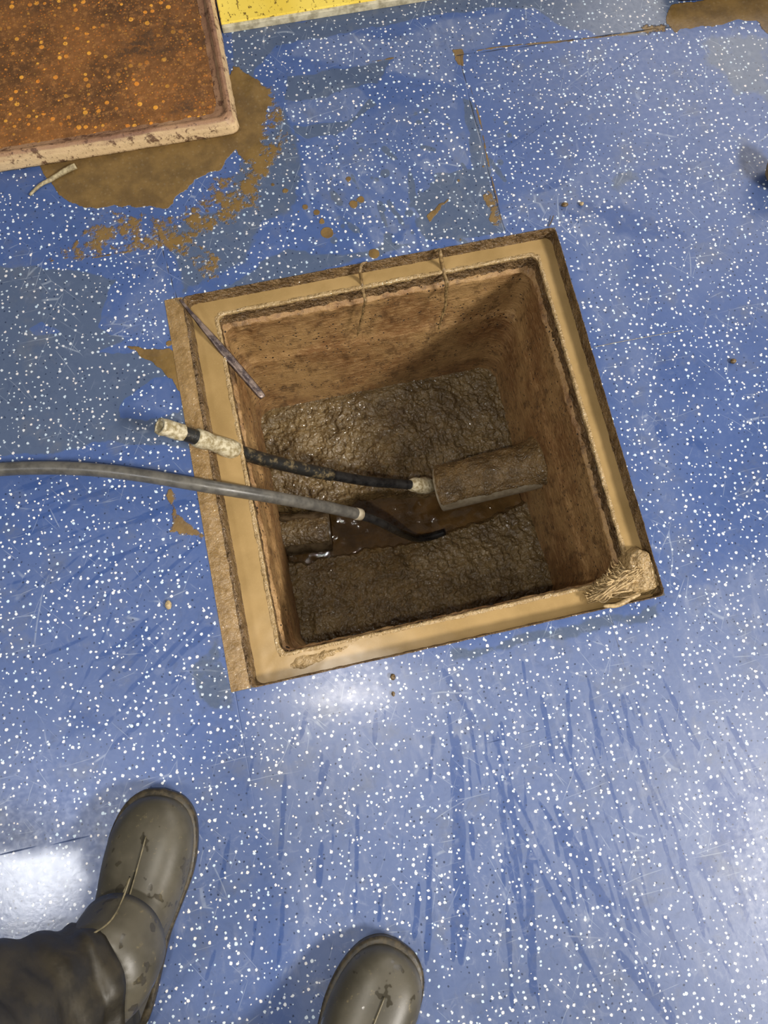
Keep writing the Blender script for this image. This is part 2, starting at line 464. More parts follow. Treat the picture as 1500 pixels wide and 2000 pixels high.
M_fibre_dark = simple('muddy_string', (98, 78, 50), (150, 124, 82), 0.4, 180, 0.5, dist=0.002)
M_steel = simple('dull_steel_bar', (66, 56, 58), (122, 106, 96), 0.35, 90, 0.5, 0.4, dist=0.002)
M_twig = simple('pale_twig', (128, 114, 84), (176, 162, 126), 0.6, 200, 0.5)
M_pebble = simple('brown_grit', (70, 56, 36), (120, 96, 58), 0.45, 300, 0.5)
M_clod = simple('tan_clod', (140, 116, 70), (190, 160, 104), 0.4, 90, 0.5, dist=0.002)
M_crumb = simple('tan_crumb', (150, 130, 96), (186, 166, 128), 0.7, 300, 0.4)
def rubber():
    m = Mat('muddy_rubber')
    n0 = m.noise(16, 4, 0.6); n1 = m.noise(110, 5, 0.7); n2 = m.noise(55, 2, 0.5)
    col = m.mix(m.ramp(n0, 0.3, 0.7), srgb(62, 58, 46), srgb(84, 79, 66))
    col = m.mix(m.ramp(n1, 0.6, 0.72, 0, 0.55), col, srgb(134, 120, 84))
    wet = m.ramp(n2, 0.63, 0.67)
    col = m.mix(m.math('MULTIPLY', wet, 0.6), col, srgb(42, 38, 30))
    m.set('Base Color', col); m.set('Roughness', m.math('MULTIPLY_ADD', wet, -0.2, 0.42))
    m.bump(n1, 0.12, 0.001)
    return m.m
M_rubber = rubber()
M_seam = simple('rubber_seam', (84, 78, 60), (116, 106, 78), 0.45, 120, 0.3)
M_sole = simple('muddy_sole', (40, 35, 25), (74, 64, 44), 0.5, 120, 0.4)
M_cloth = simple('dark_waterproof_cloth', (34, 30, 20), (52, 46, 32), 0.5, 30, 0.4, dist=0.003)

# ------------------------------------------------------------------ floor
HX0, HX1, HY0, HY1 = -0.326, 0.300, -0.300, 0.300       # opening (the frame with its left strip)
def lines(lo, hi, a, b, fine, fixed):
    L = [lo] + list(np.linspace(lo, a, 8)[1:-1])
    cuts = [a] + fixed + [b]
    for p, q in zip(cuts[:-1], cuts[1:]):
        n = max(1, int(round((q - p) / fine)))
        L += list(np.linspace(p, q, n, endpoint=False))
    L += list(np.linspace(b, hi, 8))
    return np.array(L)
xs = lines(-2.2, 2.4, -0.74, 0.92, 0.0026, [HX0, HX1])
ys = lines(-2.4, 2.6, -0.90, 1.05, 0.0026, [HY0, HY1])
X, Y = np.meshgrid(xs, ys)
PW = np.stack([X, Y, np.zeros_like(X)], -1)
wob = (fbm(PW, 30, 3, 0.6, 1) - 0.5) * 0.02
wob2 = (fbm(PW, 30, 3, 0.6, 2) - 0.5) * 0.02
XW, YW = X + wob, Y + wob2                               # wavy copy for natural outlines
wp = lambda pts: [U(x, y)[:2] for x, y in pts]
def blob(ch, pts, soft=0.006, val=1.0, wavy=True, op='max'):
    d = sdpoly(XW if wavy else X, YW if wavy else Y, wp(pts))
    m = np.clip(0.5 - d / (2 * soft), 0, 1) * val
    ch[:] = np.maximum(ch, m) if op == 'max' else ch * (1 - m)
def disc(ch, px, py, rpx, soft=0.003, val=1.0):
    c = U(px, py); d = np.hypot(XW * .3 + X * .7 - c[0], YW * .3 + Y * .7 - c[1]) - rpx * 0.00075
    ch[:] = np.maximum(ch, np.clip(0.5 - d / (2 * soft), 0, 1) * val)
SN1 = (fbm(PW, 9, 2, 0.5, 4) - 0.5) * 0.012
SN2 = 0.75 + 1.2 * (fbm(PW, 45, 3, .6, 5) - 0.35)
def streak(ch, a, b, wpx, val=1.0, soft=0.002):
    A, B = U(*a), U(*b); e = (B - A)[:2]; L = np.hypot(*e); e /= L
    val = val * SN2
    s = ((X - A[0]) * e[0] + (Y - A[1]) * e[1]) / L
    t = -(X - A[0]) * e[1] + (Y - A[1]) * e[0] + SN1
    prof = np.clip(np.minimum(s, 1 - s) * 6, 0, 1)
    d = np.abs(t) - wpx * 0.00036 * (0.35 + 0.65 * prof)
    m = np.clip(0.5 - d / (2 * soft), 0, 1) * np.clip(prof * 3, 0, 1) * val
    ch[:] = np.maximum(ch, m)
mud = np.zeros_like(X); wet = np.zeros_like(X); haze_glare = np.zeros_like(X); clean_shade = np.zeros_like(X); seam = np.zeros_like(X); gloss = np.zeros_like(X)
# --- mud
blob(mud, [(60,300),(92,345),(110,372),(138,398),(165,408),(240,402),(325,408),(340,385),(378,352),(432,330),(456,296),(474,262),(474,200),(300,240)], 0.006, 1.0)
blob(mud, [(455,125),(500,160),(528,195),(508,262),(512,296),(482,318),(455,290),(440,200)], 0.006, 1.0)
blob(mud, [(455,120),(560,160),(600,300),(560,330),(520,420),(430,470),(330,520),(150,430),(130,390),(330,400),(440,320)], 0.03, 0.52)
blob(mud, [(180,430),(330,440),(420,480),(460,540),(400,560),(330,500),(60,520),(70,508)], 0.012, 0.50)
blob(mud, [(240,676),(330,680),(352,700),(362,775),(335,742),(300,706),(268,688)], 0.004, 1.0)
blob(mud, [(315,945),(340,950),(350,1000),(410,1045),(412,1062),(345,1040),(330,1050),(325,990)], 0.008, 0.62)
blob(mud, [(1312,8),(1500,-20),(1530,20),(1480,38),(1360,52),(1318,64),(1304,40)], 0.004, 1.0)
blob(mud, [(1470,30),(1520,20),(1540,90),(1495,66)], 0.006, 0.7)
blob(mud, [(1240,50),(1320,40),(1310,75),(1250,66)], 0.012, 0.6)
blob(mud, [(880,100),(905,98),(912,135),(896,130)], 0.004, 0.9)
for p in [(640,455,13),(731,494,12),(715,520,5),(705,390,8),(690,400,9),(620,415,7),(330,670,6),(345,470,8),(810,215,0),(1425,1185,0),(620,620,0)]:
    if p[2]: disc(mud, *p)
blob(mud, [(960,360),(985,445),(960,440),(940,380)], 0.004, 0.55)
blob(mud, [(830,425),(872,385),(876,392),(840,440)], 0.003, 0.62)
for a, b, wd, v in [((892,106),(1315,52),7,.8),((912,150),(986,455),6,.75),((705,122),(775,108),6,.8),((70,512),(240,498),5,.7)]:
    streak(mud, a, b, wd, v, 0.0022)
# --- wet dirty film
blob(wet, [(-60,520),(120,520),(300,560),(330,590),(355,700),(392,880),(330,870),(200,862),(120,880),(-60,905)], 0.010, 0.95)
blob(wet, [(190,640),(215,560),(300,505),(320,470),(335,580),(352,690),(300,690),(190,690),(250,660)], 0.005, 1, op='cut')
blob(wet, [(230,790),(300,740),(345,730),(362,790),(330,815),(285,825),(235,815)], 0.005, 1, op='cut')
blob(wet, [(55,640),(80,630),(120,650),(70,656)], 0.004, 1, op='cut')
blob(wet, [(450,60),(820,0),(1330,-40),(1340,40),(1310,60),(1200,70),(1120,60),(1040,20),(960,15),(860,30),(700,60),(590,80),(540,90),(500,130),(480,200),(455,150)], 0.008, 0.95)
blob(wet, [(560,150),(770,110),(740,160),(700,170),(640,190),(560,200)], 0.008, 0.8)
blob(wet, [(570,245),(640,240),(690,225),(725,190),(735,205),(690,235),(660,262),(600,270),(575,262)], 0.003, 1.0)
blob(wet, [(470,300),(560,200),(600,330),(570,420),(520,440),(480,520),(350,580),(310,440),(420,400)], 0.02, 0.75)
blob(wet, [(905,190),(925,200),(985,455),(830,470),(800,400),(860,340),(920,330)], 0.006, 0.9)
blob(wet, [(1350,60),(1520,40),(1540,220),(1430,200),(1340,120)], 0.04, 0.62)
blob(wet, [(430,560),(560,480),(650,500),(760,470),(830,475),(600,540),(440,575)], 0.01, 0.75)
blob(wet, [(360,1290),(430,1240),(465,1355),(470,1405),(420,1400),(375,1370)], 0.012, 0.58)
blob(wet, [(870,1265),(1290,1175),(1300,1210),(1000,1270),(890,1300)], 0.010, 0.62)
blob(wet, [(1170,330),(1270,310),(1260,370),(1200,390)], 0.02, 0.55)
for p in [(812,222,9),(832,216,10),(878,247,5),(856,275,6),(885,284,5),(855,345,11),(900,350,9),(735,350,7)]:
    disc(wet, p[0], p[1], p[2], 0.006, 0.75)
# --- hazy dry film, with two glare spots painted pale as well
blob(haze_glare, [(480,1370),(620,1310),(880,1270),(1300,1190),(1330,1130),(1560,1060),(1560,2100),(560,2100),(540,1800),(480,1560)], 0.03, 0.78)
blob(haze_glare, [(560,110),(600,70),(690,65),(760,80),(860,40),(1000,20),(960,90),(890,110),(900,170),(700,130)], 0.006, 0.70)
blob(haze_glare, [(560,210),(640,170),(690,165),(730,195),(690,225),(640,240),(570,240)], 0.003, 0.62)
blob(haze_glare, [(600,270),(680,230),(800,190),(900,180),(920,320),(830,420),(760,470),(620,400),(590,330)], 0.012, 0.45)
blob(haze_glare, [(1100,470),(1000,440),(990,380),(1100,330),(1180,290),(1260,330),(1240,520),(1200,640),(1300,1060),(1230,900)], 0.02, 0.55)
blob(haze_glare, [(905,110),(1300,60),(1500,120),(1560,460),(1400,600),(1300,640),(1150,260),(930,220)], 0.04, 0.42)
blob(haze_glare, [(-60,1060),(300,980),(420,1080),(440,1300),(360,1500),(200,1560),(-60,1620)], 0.04, 0.42)
blob(haze_glare, [(-60,1600),(260,1500),(420,1480),(540,1560),(560,2100),(-60,2100)], 0.04, 0.55)
blob(haze_glare, [(560,1330),(700,1295),(850,1290),(900,1340),(780,1400),(620,1420)], 0.02, 0.9)  # flash glare lightened into the floor colour in front of the pit
blob(haze_glare, [(-80,1660),(170,1640),(150,1820),(-80,1880)], 0.02, 1.0)  # pale reflection of the left lamp, painted into the floor colour
blob(haze_glare, [(200,640),(260,560),(320,510),(345,600),(330,670)], 0.01, 0.5)
blob(haze_glare, [(240,800),(330,740),(360,790),(330,815)], 0.01, 0.45)
# --- cleaned dark smears, and further down a boot's cast shadow painted in
for a, b, wd in [((930,1440),(1200,1990),16),((985,1500),(1130,1800),12),((1040,1540),(1330,2010),20),((1090,1420),(1150,1560),14),
                 ((1130,1560),(1290,1900),10),((1170,1560),(1250,1800),9),((1240,1440),(1420,1800),8),((1300,1640),(1480,2010),9),
                 ((890,1420),(905,1900),36),((1035,1640),(1045,1960),26),((1080,1560),(1200,1800),26),((1200,1850),(1330,2030),30),
                 ((960,1430),(1010,1560),14),((1380,1420),(1440,1540),10),((1380,1720),(1480,1900),8),((860,1300),(930,1420),20),
                 ((600,1380),(585,1450),14),((575,1430),(565,1480),10),((755,1380),(752,1425),6),((775,1385),(779,1403),7),((500,1460),(480,1560),10),
                 ((120,1420),(230,1180),9),((180,1335),(330,1205),11),((225,1370),(420,1190),14),((180,1290),(300,1225),22),((60,1290),(180,1240),10),((0,1145),(130,1100),12),((0,1180),(90,1100),9),((360,1440),(400,1400),10),
                 ((560,1500),(545,1700),16),((640,1480),(620,1560),18),((700,1560),(690,1800),14),((840,1640),(835,1900),18),((450,1620),(420,1760),14),
                 ((400,1920),(425,1850),12),((1040,380),(1120,350),24),((1120,400),(1280,440),40),((960,300),(1090,230),14)]:
    streak(clean_shade, a, b, wd * 0.75, 0.85, 0.004)
rs = random.Random(11)
for k in range(70):
    x = rs.uniform(860, 1480); y = rs.uniform(1280, 1800); ln = rs.uniform(60, 240)
    a = math.radians(90 - (x - 820) * 0.042 + rs.gauss(0, 3))
    streak(clean_shade, (x, y), (x + ln * math.cos(a), y + ln * math.sin(a)), rs.uniform(4, 12), rs.uniform(.75, 1.0), 0.003)
for k in range(12):
    x = rs.uniform(470, 860); y = rs.uniform(1380, 1800); ln = rs.uniform(50, 160)
    streak(clean_shade, (x, y), (x - ln * .08, y + ln), rs.uniform(4, 12), rs.uniform(.7, 1.0), 0.003)
for k in range(26):
    x = rs.uniform(20, 400); y = rs.uniform(1120, 1480); ln = rs.uniform(40, 130)
    streak(clean_shade, (x, y), (x + ln * .72, y - ln * .69), rs.uniform(4, 12), rs.uniform(.7, 1.0), 0.003)
for k in range(18):
    x = rs.uniform(0, 300); y = rs.uniform(950, 1100); ln = rs.uniform(60, 180)
    streak(clean_shade, (x, y), (x + ln * .93, y - ln * .36), rs.uniform(4, 14), rs.uniform(.7, 1.0), 0.004)
blob(haze_glare, [(1095,450),(1180,640),(1235,860),(1305,1150),(1370,1150),(1310,860),(1270,640),(1180,430)], 0.05, 0.7)
for k in range(34):
    x = rs.uniform(560, 960); y = rs.uniform(260, 480); ln = rs.uniform(25, 90); a = math.radians(rs.gauss(58, 14))
    streak(haze_glare, (x, y), (x + ln * math.cos(a), y + ln * math.sin(a)), rs.uniform(10, 34), rs.uniform(.6, 1.0), 0.004)
for k in range(22):
    x = rs.uniform(600, 960); y = rs.uniform(280, 470); ln = rs.uniform(20, 70); a = math.radians(rs.gauss(60, 16))
    streak(wet, (x, y), (x + ln * math.cos(a), y + ln * math.sin(a)), rs.uniform(8, 22), rs.uniform(.6, .9), 0.003)
for k in range(26):
    disc(mud, rs.uniform(440, 950), rs.uniform(320, 490), rs.uniform(2, 8), 0.003, rs.uniform(.5, .8))
for k in range(40):
    disc(wet, rs.uniform(640, 1000), rs.uniform(230, 470), rs.uniform(3, 12), 0.004, rs.uniform(.5, .9))
for k in range(16):
    x = rs.uniform(1000, 1480); y = rs.uniform(180, 900); ln = rs.uniform(30, 110); a = math.radians(rs.gauss(150, 25))
    streak(clean_shade, (x, y), (x + ln * math.cos(a), y - ln * math.sin(a)), rs.uniform(14, 40), rs.uniform(.5, .8), 0.008)
blob(clean_shade, [(100,1370),(180,1350),(230,1400),(210,1460),(110,1470)], 0.03, 0.6)
for p in [(1395,1535,22),(1415,1585,34),(1450,1570,22),(1480,1548,24),(1425,1640,40),(1380,1690,26)]:
    disc(clean_shade, p[0], p[1], p[2], 0.016, 0.72)
blob(clean_shade, [(1180,380),(1300,420),(1290,470),(1200,470),(1150,420)], 0.03, 0.7)
blob(clean_shade, [(360,1530),(440,1500),(420,1640),(360,1760),(340,1700)], 0.03, 0.55)  # shadow cast beside the left boot, painted as darker blue
blob(clean_shade, [(640,130),(780,110),(740,165),(660,165)], 0.01, 0.7)
blob(clean_shade, [(1230,660),(1330,640),(1400,760),(1330,830),(1240,760)], 0.04, 0.5)
# --- clear water film lying on the floor
blob(gloss, [(-90,1690),(0,1668),(90,1650),(160,1660),(175,1720),(150,1800),(120,1860),(-90,1900)], 0.02, 1.0)
blob(gloss, [(480,1350),(560,1330),(700,1295),(860,1270),(900,1300),(860,1360),(760,1420),(640,1430),(540,1400)], 0.04, 0.52)
# --- seams between the sheets
for a, b in [((306,450),(345,585)),((459,1348),(500,1580)),((892,108),(1310,52)),((897,108),(922,215)),((922,215),(986,455)),
             ((1188,1195),(1222,1310)),((905,1465),(1060,1420)),((975,308),(1265,88)),((-60,1680),(220,1625))]:
    A, B = U(*a), U(*b)
    e = (B - A)[:2]; d = sdseg(X, Y, A, B)
    seam = np.maximum(seam, np.clip(1.0 - d / 0.0024, 0, 1) * (0.85 if a[1] < 600 and a[0] < 970 else 0.6))
nx, ny = len(xs), len(ys)
I, J = np.meshgrid(np.arange(nx - 1), np.arange(ny - 1))
cx = (xs[:-1] + xs[1:]) / 2; cy = (ys[:-1] + ys[1:]) / 2
hole = (cx[None, :] > HX0) & (cx[None, :] < HX1) & (cy[:, None] > HY0) & (cy[:, None] < HY1)
a = (J * nx + I)[~hole]
Fq = np.stack([a, a + 1, a + nx + 1, a + nx], 1)
used = np.zeros(nx * ny, bool); used[Fq.ravel()] = True
remap = np.cumsum(used) - 1
Fq = remap[Fq]
Vf = np.stack([X.ravel(), Y.ravel(), np.zeros(nx * ny)], 1)[used]
me = bpy.data.meshes.new('floor')
me.vertices.add(len(Vf)); me.vertices.foreach_set('co', Vf.ravel())
me.loops.add(Fq.size); me.loops.foreach_set('vertex_index', Fq.ravel())
me.polygons.add(len(Fq)); me.polygons.foreach_set('loop_start', np.arange(0, Fq.size, 4)); me.polygons.foreach_set('loop_total', np.full(len(Fq), 4))
me.update(); me.validate()
at = me.attributes.new('stain_and_light', 'FLOAT_COLOR', 'POINT')
at.data.foreach_set('color', np.stack([mud.ravel(), wet.ravel(), haze_glare.ravel(), clean_shade.ravel()], 1)[used].ravel())
at3_ = me.attributes.new('gloss', 'FLOAT', 'POINT'); at3_.data.foreach_set('value', gloss.ravel()[used])
at2 = me.attributes.new('seam', 'FLOAT', 'POINT'); at2.data.foreach_set('value', seam.ravel()[used])
me.materials.append(M_floor)
fo_ = bpy.data.objects.new('floor', me); C.objects.link(fo_)
tag(fo_, 'blue speckled vinyl floor smeared with muddy water', 'floor', kind='structure')

# ------------------------------------------------------------------ square loops
def sqloop(x0, x1, y0, y1, r, z, ns=90, nc=8):
    """rounded rectangle, counter-clockwise from the middle of the front-left corner"""
    out = []
    def side(p, q): return [np.array(p) + (np.array(q) - np.array(p)) * t for t in np.linspace(0, 1, ns, endpoint=False)]
    def arc(cx, cy, a0, n, end=False):
        return [np.array([cx + r * math.cos(t), cy + r * math.sin(t)]) for t in np.linspace(a0, a0 + math.pi / 4, n, endpoint=end)]
    q = math.pi / 4
    # each side: half arc, straight, half arc
    out += arc(x0 + r, y0 + r, 5 * q, nc) + side((x0 + r, y0), (x1 - r, y0)) + arc(x1 - r, y0 + r, 6 * q, nc)
    out += arc(x1 - r, y0 + r, 7 * q, nc) + side((x1, y0 + r), (x1, y1 - r)) + arc(x1 - r, y1 - r, 0, nc)
    out += arc(x1 - r, y1 - r, q, nc) + side((x1 - r, y1), (x0 + r, y1)) + arc(x0 + r, y1 - r, 2 * q, nc)
    out += arc(x0 + r, y1 - r, 3 * q, nc) + side((x0, y1 - r), (x0, y0 + r)) + arc(x0 + r, y0 + r, 4 * q, nc)
    P = np.array(out)
    return np.column_stack([P, np.full(len(P), z)])
NS, NC = 90, 8
def densify(loops, n):
    out = []
    for A, B in zip(loops[:-1], loops[1:]):
        for t in np.linspace(0, 1, n, endpoint=False): out.append(A + (B - A) * t)
    return out + [loops[-1]]
def roughen(V, amp, s, seed, ax=(1, 1, 1)):
    V = V.copy()
    for k in range(3):
        V[:, k] += (fbm(V, s, 3, 0.6, seed + k * 2.3) - 0.5) * 2 * amp * ax[k]
    return V

# ------------------------------------------------------------------ inspection chamber (walls and base)
ZB = -0.52
ch = thing('inspection_chamber', 'deep square muddy inspection pit open in the blue floor', 'pit', (0, 0, ZB - 0.03))
top = (-0.254, 0.268, -0.2635, 0.272)
bot = (-0.254, 0.262, -0.259, 0.258)
lp = lambda t, g: tuple(top[i] + (bot[i] - top[i]) * t + (g if i in (0, 2) else -g) for i in range(4))
prof = [(0.06, -0.008, 0.010, -0.036), (0.08, -0.004, 0.012, -0.050), (0.09, 0.006, 0.014, -0.058), (0.11, 0.0055, 0.014, -0.066), (0.2, 0.001, 0.02, -0.09), (0.38, 0.001, 0.022, -0.182),
        (0.42, 0.0055, 0.026, -0.20), (0.62, 0.004, 0.034, -0.26), (0.85, 0.002, 0.04, -0.36), (1.0, 0.0, 0.032, -0.435), (1.08, -0.004, 0.03, ZB - 0.02)]
loops = densify([sqloop(*lp(t, g), r, z) for t, g, r, z in prof], 6)
n1 = NS + 2 * NC
for k, nm in enumerate(['front', 'right', 'back', 'left']):
    idx = [(k * n1 + i) % (4 * n1) for i in range(n1 + 1)]
    V, F = loft([L[idx] for L in loops], closed=False)
    zz = V[:, 2]
    amp = np.where(zz > -0.1, 0.005, 0.0032)
    D = np.stack([(fbm(V, 55, 4, 0.6, 3 + j * 1.7) - 0.5) * 2 * amp for j in range(3)], 1)
    D[zz > -0.045] *= 0.3
    V = V + D
    o = obj('wall', V, F, M_wall, ch)
V, F = box(-0.262, 0.27, -0.265, 0.268, ZB - 0.03, ZB - 0.02)
obj('base_slab', V, F, M_wall, ch, smooth=False)

# ------------------------------------------------------------------ access frame
fr = thing('access_frame', 'square mud-coated recessed cover frame set flush around the pit mouth', 'frame', (0, 0, -0.04))
def ringpart(name, prof, mat, amp, s, seed, sub=4):
    loops = densify([sqloop(*p[:4], p[4], p[5]) for p in prof], sub)
    V, F = loft(loops)
    V = roughen(V, amp, s, seed)
    return obj(name, V, F, mat, fr)
ZM = -0.022
ringpart('rim', [(-0.300, 0.300, -0.3005, 0.300, 0.010, -0.030), (-0.300, 0.300, -0.3005, 0.300, 0.010, 0.0012), (-0.2965, 0.2990, -0.2992, 0.2988, 0.009, 0.0022),
                 (-0.2945, 0.2985, -0.2988, 0.2982, 0.009, -0.001), (-0.2935, 0.2978, -0.2982, 0.2976, 0.009, -0.016), (-0.2915, 0.2955, -0.2965, 0.2960, 0.009, ZM - 0.004)], M_skirt, 0.0011, 120, 5, 5)
ringpart('seat', [(-0.294, 0.297, -0.297, 0.297, 0.010, ZM - 0.006), (-0.262, 0.276, -0.2715, 0.280, 0.010, ZM - 0.006), (-0.258, 0.272, -0.2675, 0.276, 0.012, ZM + 0.0005),
                  (-0.254, 0.268, -0.2635, 0.272, 0.012, ZM + 0.0012), (-0.252, 0.2662, -0.2617, 0.2702, 0.012, ZM - 0.0005), (-0.2522, 0.2664, -0.2618, 0.2704, 0.012, ZM - 0.005)], M_heap, 0.0016, 150, 9, 5)
ringpart('skirt', [(-0.2522, 0.2664, -0.2618, 0.2704, 0.012, ZM - 0.004), (-0.253, 0.2674, -0.2625, 0.2714, 0.012, ZM - 0.010), (-0.254, 0.2680, -0.2635, 0.2722, 0.012, -0.045), (-0.252, 0.2664, -0.2618, 0.2704, 0.012, -0.062)], M_skirt, 0.0032, 140, 2, 8)
V, F = grid(np.linspace(-0.326, -0.299, 14), np.linspace(-0.2995, 0.2995, 240), lambda X, Y: 0.0005 + 0.003 * fbm(np.stack([X, Y, 0 * X], -1), 120, 4, .6, 3) * np.clip((0.0265 - np.abs(X + 0.3125)*1.9) / 0.02, 0.2, 1))
obj('flange', V, F, M_mudflange, fr)
# water standing in the seat
loops = densify([sqloop(-0.2940, 0.2975, -0.2975, 0.2972, 0.010, ZM), sqloop(-0.2565, 0.2705, -0.266, 0.2745, 0.012, ZM)], 10)
V, F = loft(loops)
V[:, 2] += (fbm(V, 30, 3, .5, 2) - 0.5) * 0.0016
o = obj('muddy_water', V, F, M_water)
tag(o, 'tan muddy water standing in the channel of the pit frame', 'water', kind='stuff')

# ------------------------------------------------------------------ sludge and channel
def lumps(X, Y, seed, amp=0.016):
    P = np.stack([X, Y, 0 * X], -1)
    a = fbm(P, 22, 3, 0.55, seed) - 0.5
    b = 1 - np.abs(fbm(P, 60, 3, 0.6, seed + 4) * 2 - 1)
    c = 1 - np.abs(fbm(P, 120, 2, 0.5, seed + 8) * 2 - 1) - 0.7
    return amp * 1.2 * a + amp * 0.75 * (b - 0.7) + amp * 0.26 * c
def bench(name, label, edge_px, back, zb, ze, seed):
    xs = np.linspace(-0.258, 0.266, 300)
    E = np.array([U(px, py, ze)[:2] for px, py in edge_px]); E = E[np.argsort(E[:, 0])]
    ye = np.interp(xs, E[:, 0], E[:, 1])
    ye = ye + (fbm(np.stack([xs, 0 * xs, 0 * xs], -1), 40, 3, .6, seed) - 0.5) * 0.024
    ts = np.concatenate([np.linspace(0, 0.82, 110), np.linspace(0.83, 1.0, 40)])
    rows = []
    for t in ts:
        if t <= 0.82:
            u = t / 0.82; y = back + (ye - back) * u; z = zb + (ze - zb) * u ** 1.6
            z = np.full_like(xs, z) + lumps(xs, y, seed) * np.clip(u * 8, 0.25, 1)
        else:
            u = (t - 0.82) / 0.18; y = ye + np.sign(ye - back) * 0.030 * u
            z = ze + (ZB - 0.018 - ze) * (u ** 0.8) + lumps(xs, y, seed) * (1 - u * 0.5)
        rows.append(np.stack([xs, y, z], 1))
    V, F = loft(rows, closed=False)
    o = obj(name, V, F, M_sludge)
    return tag(o, label, 'sludge', kind='stuff')
bench('sludge_bank', 'lumpy wet brown sludge on the far side of the pit floor', [(530,985),(600,985),(640,978),(700,966),(780,955),(860,955),(1000,930),(1060,915)], 0.262, -0.428, -0.452, 3)
bench('sludge_bank', 'darker wet sludge on the near side of the pit floor, below the black hose end', [(555,1105),(600,1100),(640,1090),(700,1078),(780,1066),(850,1052),(900,1036),(960,1012),(1010,990),(1060,985)], -0.262, -0.420, -0.452, 12)
V, F = grid(np.linspace(-0.258, 0.262, 120), np.linspace(-0.13, 0.13, 60), lambda X, Y: -0.487 + (fbm(np.stack([X, Y, 0 * X], -1), 28, 3, .6, 6) - .5) * 0.012)
o = obj('foul_water', V, F, M_channel)
tag(o, 'dark brown water in the channel across the pit bottom', 'water', kind='stuff')

# ------------------------------------------------------------------ pipes in the pit
def pipe(name, label, p0, p1, r, mat, mudmat, a0, a1, seed):
    p0 = np.array(p0); p1 = np.array(p1); L = np.linalg.norm(p1 - p0); d = (p1 - p0) / L
    sd = np.array([-d[1], d[0], 0.0]); sd /= np.linalg.norm(sd); sd *= np.sign(sd[1]); up = np.cross(d, sd); up *= np.sign(up[2])
    t = thing(name, label, 'pipe', tuple(p0 - np.array([0, 0, r])))
    a = np.linspace(0, 2 * np.pi, 48, endpoint=False)
    ring = lambda x, rr: p0 + d * x + rr * (np.cos(a)[:, None] * sd + np.sin(a)[:, None] * up)
    ri = r - 0.0042
    Rg = [ring(L, ri), ring(0.001, ri), ring(0, ri + 0.001), ring(0, r - 0.001), ring(0.001, r)] + [ring(x, r) for x in np.linspace(0.02, L, 10)]
    V, F = loft(Rg)
    obj('barrel', V, F, mat, t)
    xsn = np.linspace(0.004, L, 110); an = np.linspace(a0, a1, 80)
    Xn, An = np.meshgrid(xsn, an)
    P = np.stack([Xn, An * 0.045, 0 * Xn], -1)
    th = 0.0045 + 0.010 * (fbm(P, 38, 4, .6, seed) - 0.5) + 0.005 * (fbm(P, 110, 3, .6, seed + 3) - .5)
    th += 0.016 * np.clip((Xn / L - 0.72) / 0.28, 0, 1) ** 2          # heaped up where the pipe meets the wall
    edge = np.minimum((An - a0), (a1 - An)) / 0.35 - 0.6 * fbm(P, 60, 3, .6, seed + 5)
    th = np.where(edge < 0.2, np.minimum(th, -0.001 + edge * 0.01), th)
    th = np.where(Xn < 0.006, th * 0.35, th)
    rr = (r + th)[..., None]
    V = (p0 + d * Xn[..., None] + rr * (np.cos(An)[..., None] * sd + np.sin(An)[..., None] * up)).reshape(-1, 3)
    nx = len(xsn)
    F = [(j * nx + i, j * nx + i + 1, (j + 1) * nx + i + 1, (j + 1) * nx + i) for j in range(len(an) - 1) for i in range(nx - 1)]
    tag(obj('sludge_coating', V, F, mudmat, t), 'brown sludge plastered over the pipe')
    return t
pipe('drain_pipe', 'short grey plastic pipe caked in sludge jutting from the right pit wall', U(857, 957, -0.375), U(1068, 905, -0.305), 0.0445, M_pvc, M_pipemud, -0.3, 2.65, 4)
pipe('drain_pipe', 'low brown-stained pipe end half sunk at the left pit wall', U(646, 1036, -0.478), U(538, 1048, -0.474), 0.044, M_pvc_dirty, M_sludge, 0.9, 2.4, 8)
# mud slumped where the pipe meets the wall

# ------------------------------------------------------------------ hoses
def at3(L): return np.array([U(x, y, z) for x, y, z in L])
jet = thing('jetting_hose', 'long grey hose with a black end running from the left edge down into the pit', 'hose', tuple(U(310, 935, 0)))
A = spline(at3([(-900,1180,.011),(-560,1040,.011),(-280,965,.011),(-90,928,.012),(0,917,.014),(100,914,.018),(200,919,.022),(300,932,.022),(400,949,.016),(480,962,-.012),(560,976,-.055),(640,991,-.115),(703,1005,-.175)]), 10)
V, F = rough_tube(A, 0.0098, 18, 0.0002, 300, 2)
obj('sleeve', V, F, M_sleeve, jet)
e = A[-1]; d = A[-1] - A[-2]; d /= np.linalg.norm(d)
V, F = tube([e - d * 0.012, e - d * 0.011, e + d * 0.001, e + d * 0.003], [0.0098, 0.0105, 0.0105, 0.0082], 18)
tag(obj('sleeve_end', V, F, M_pvc, jet), 'pale end of the grey sleeve')
B = spline(np.vstack([A[-3:-2], at3([(735,1017,-.22),(765,1032,-.295),(790,1044,-.375),(812,1051,-.43),(838,1049,-.448),(868,1040,-.452)])]), 8)
V, F = tube(B, np.linspace(0.0076, 0.0080, len(B)), 16)
tag(obj('inner_hose', V, F, M_black, jet), 'black hose tip')

rod = thing('taped_hose', 'straight black hose with white taped ends leaning out of the grey pipe', 'hose', tuple(U(400, 858, 0)))
path = spline(at3([(312,832,.074),(356,846,.045),(402,860,.016),(500,893,-.062),(570,911,-.120),(640,926,-.180),(720,940,-.255),(780,945,-.315),(840,950,-.372)]), 12)
def sub(i0, i1): return path[i0:i1]
n = len(path)
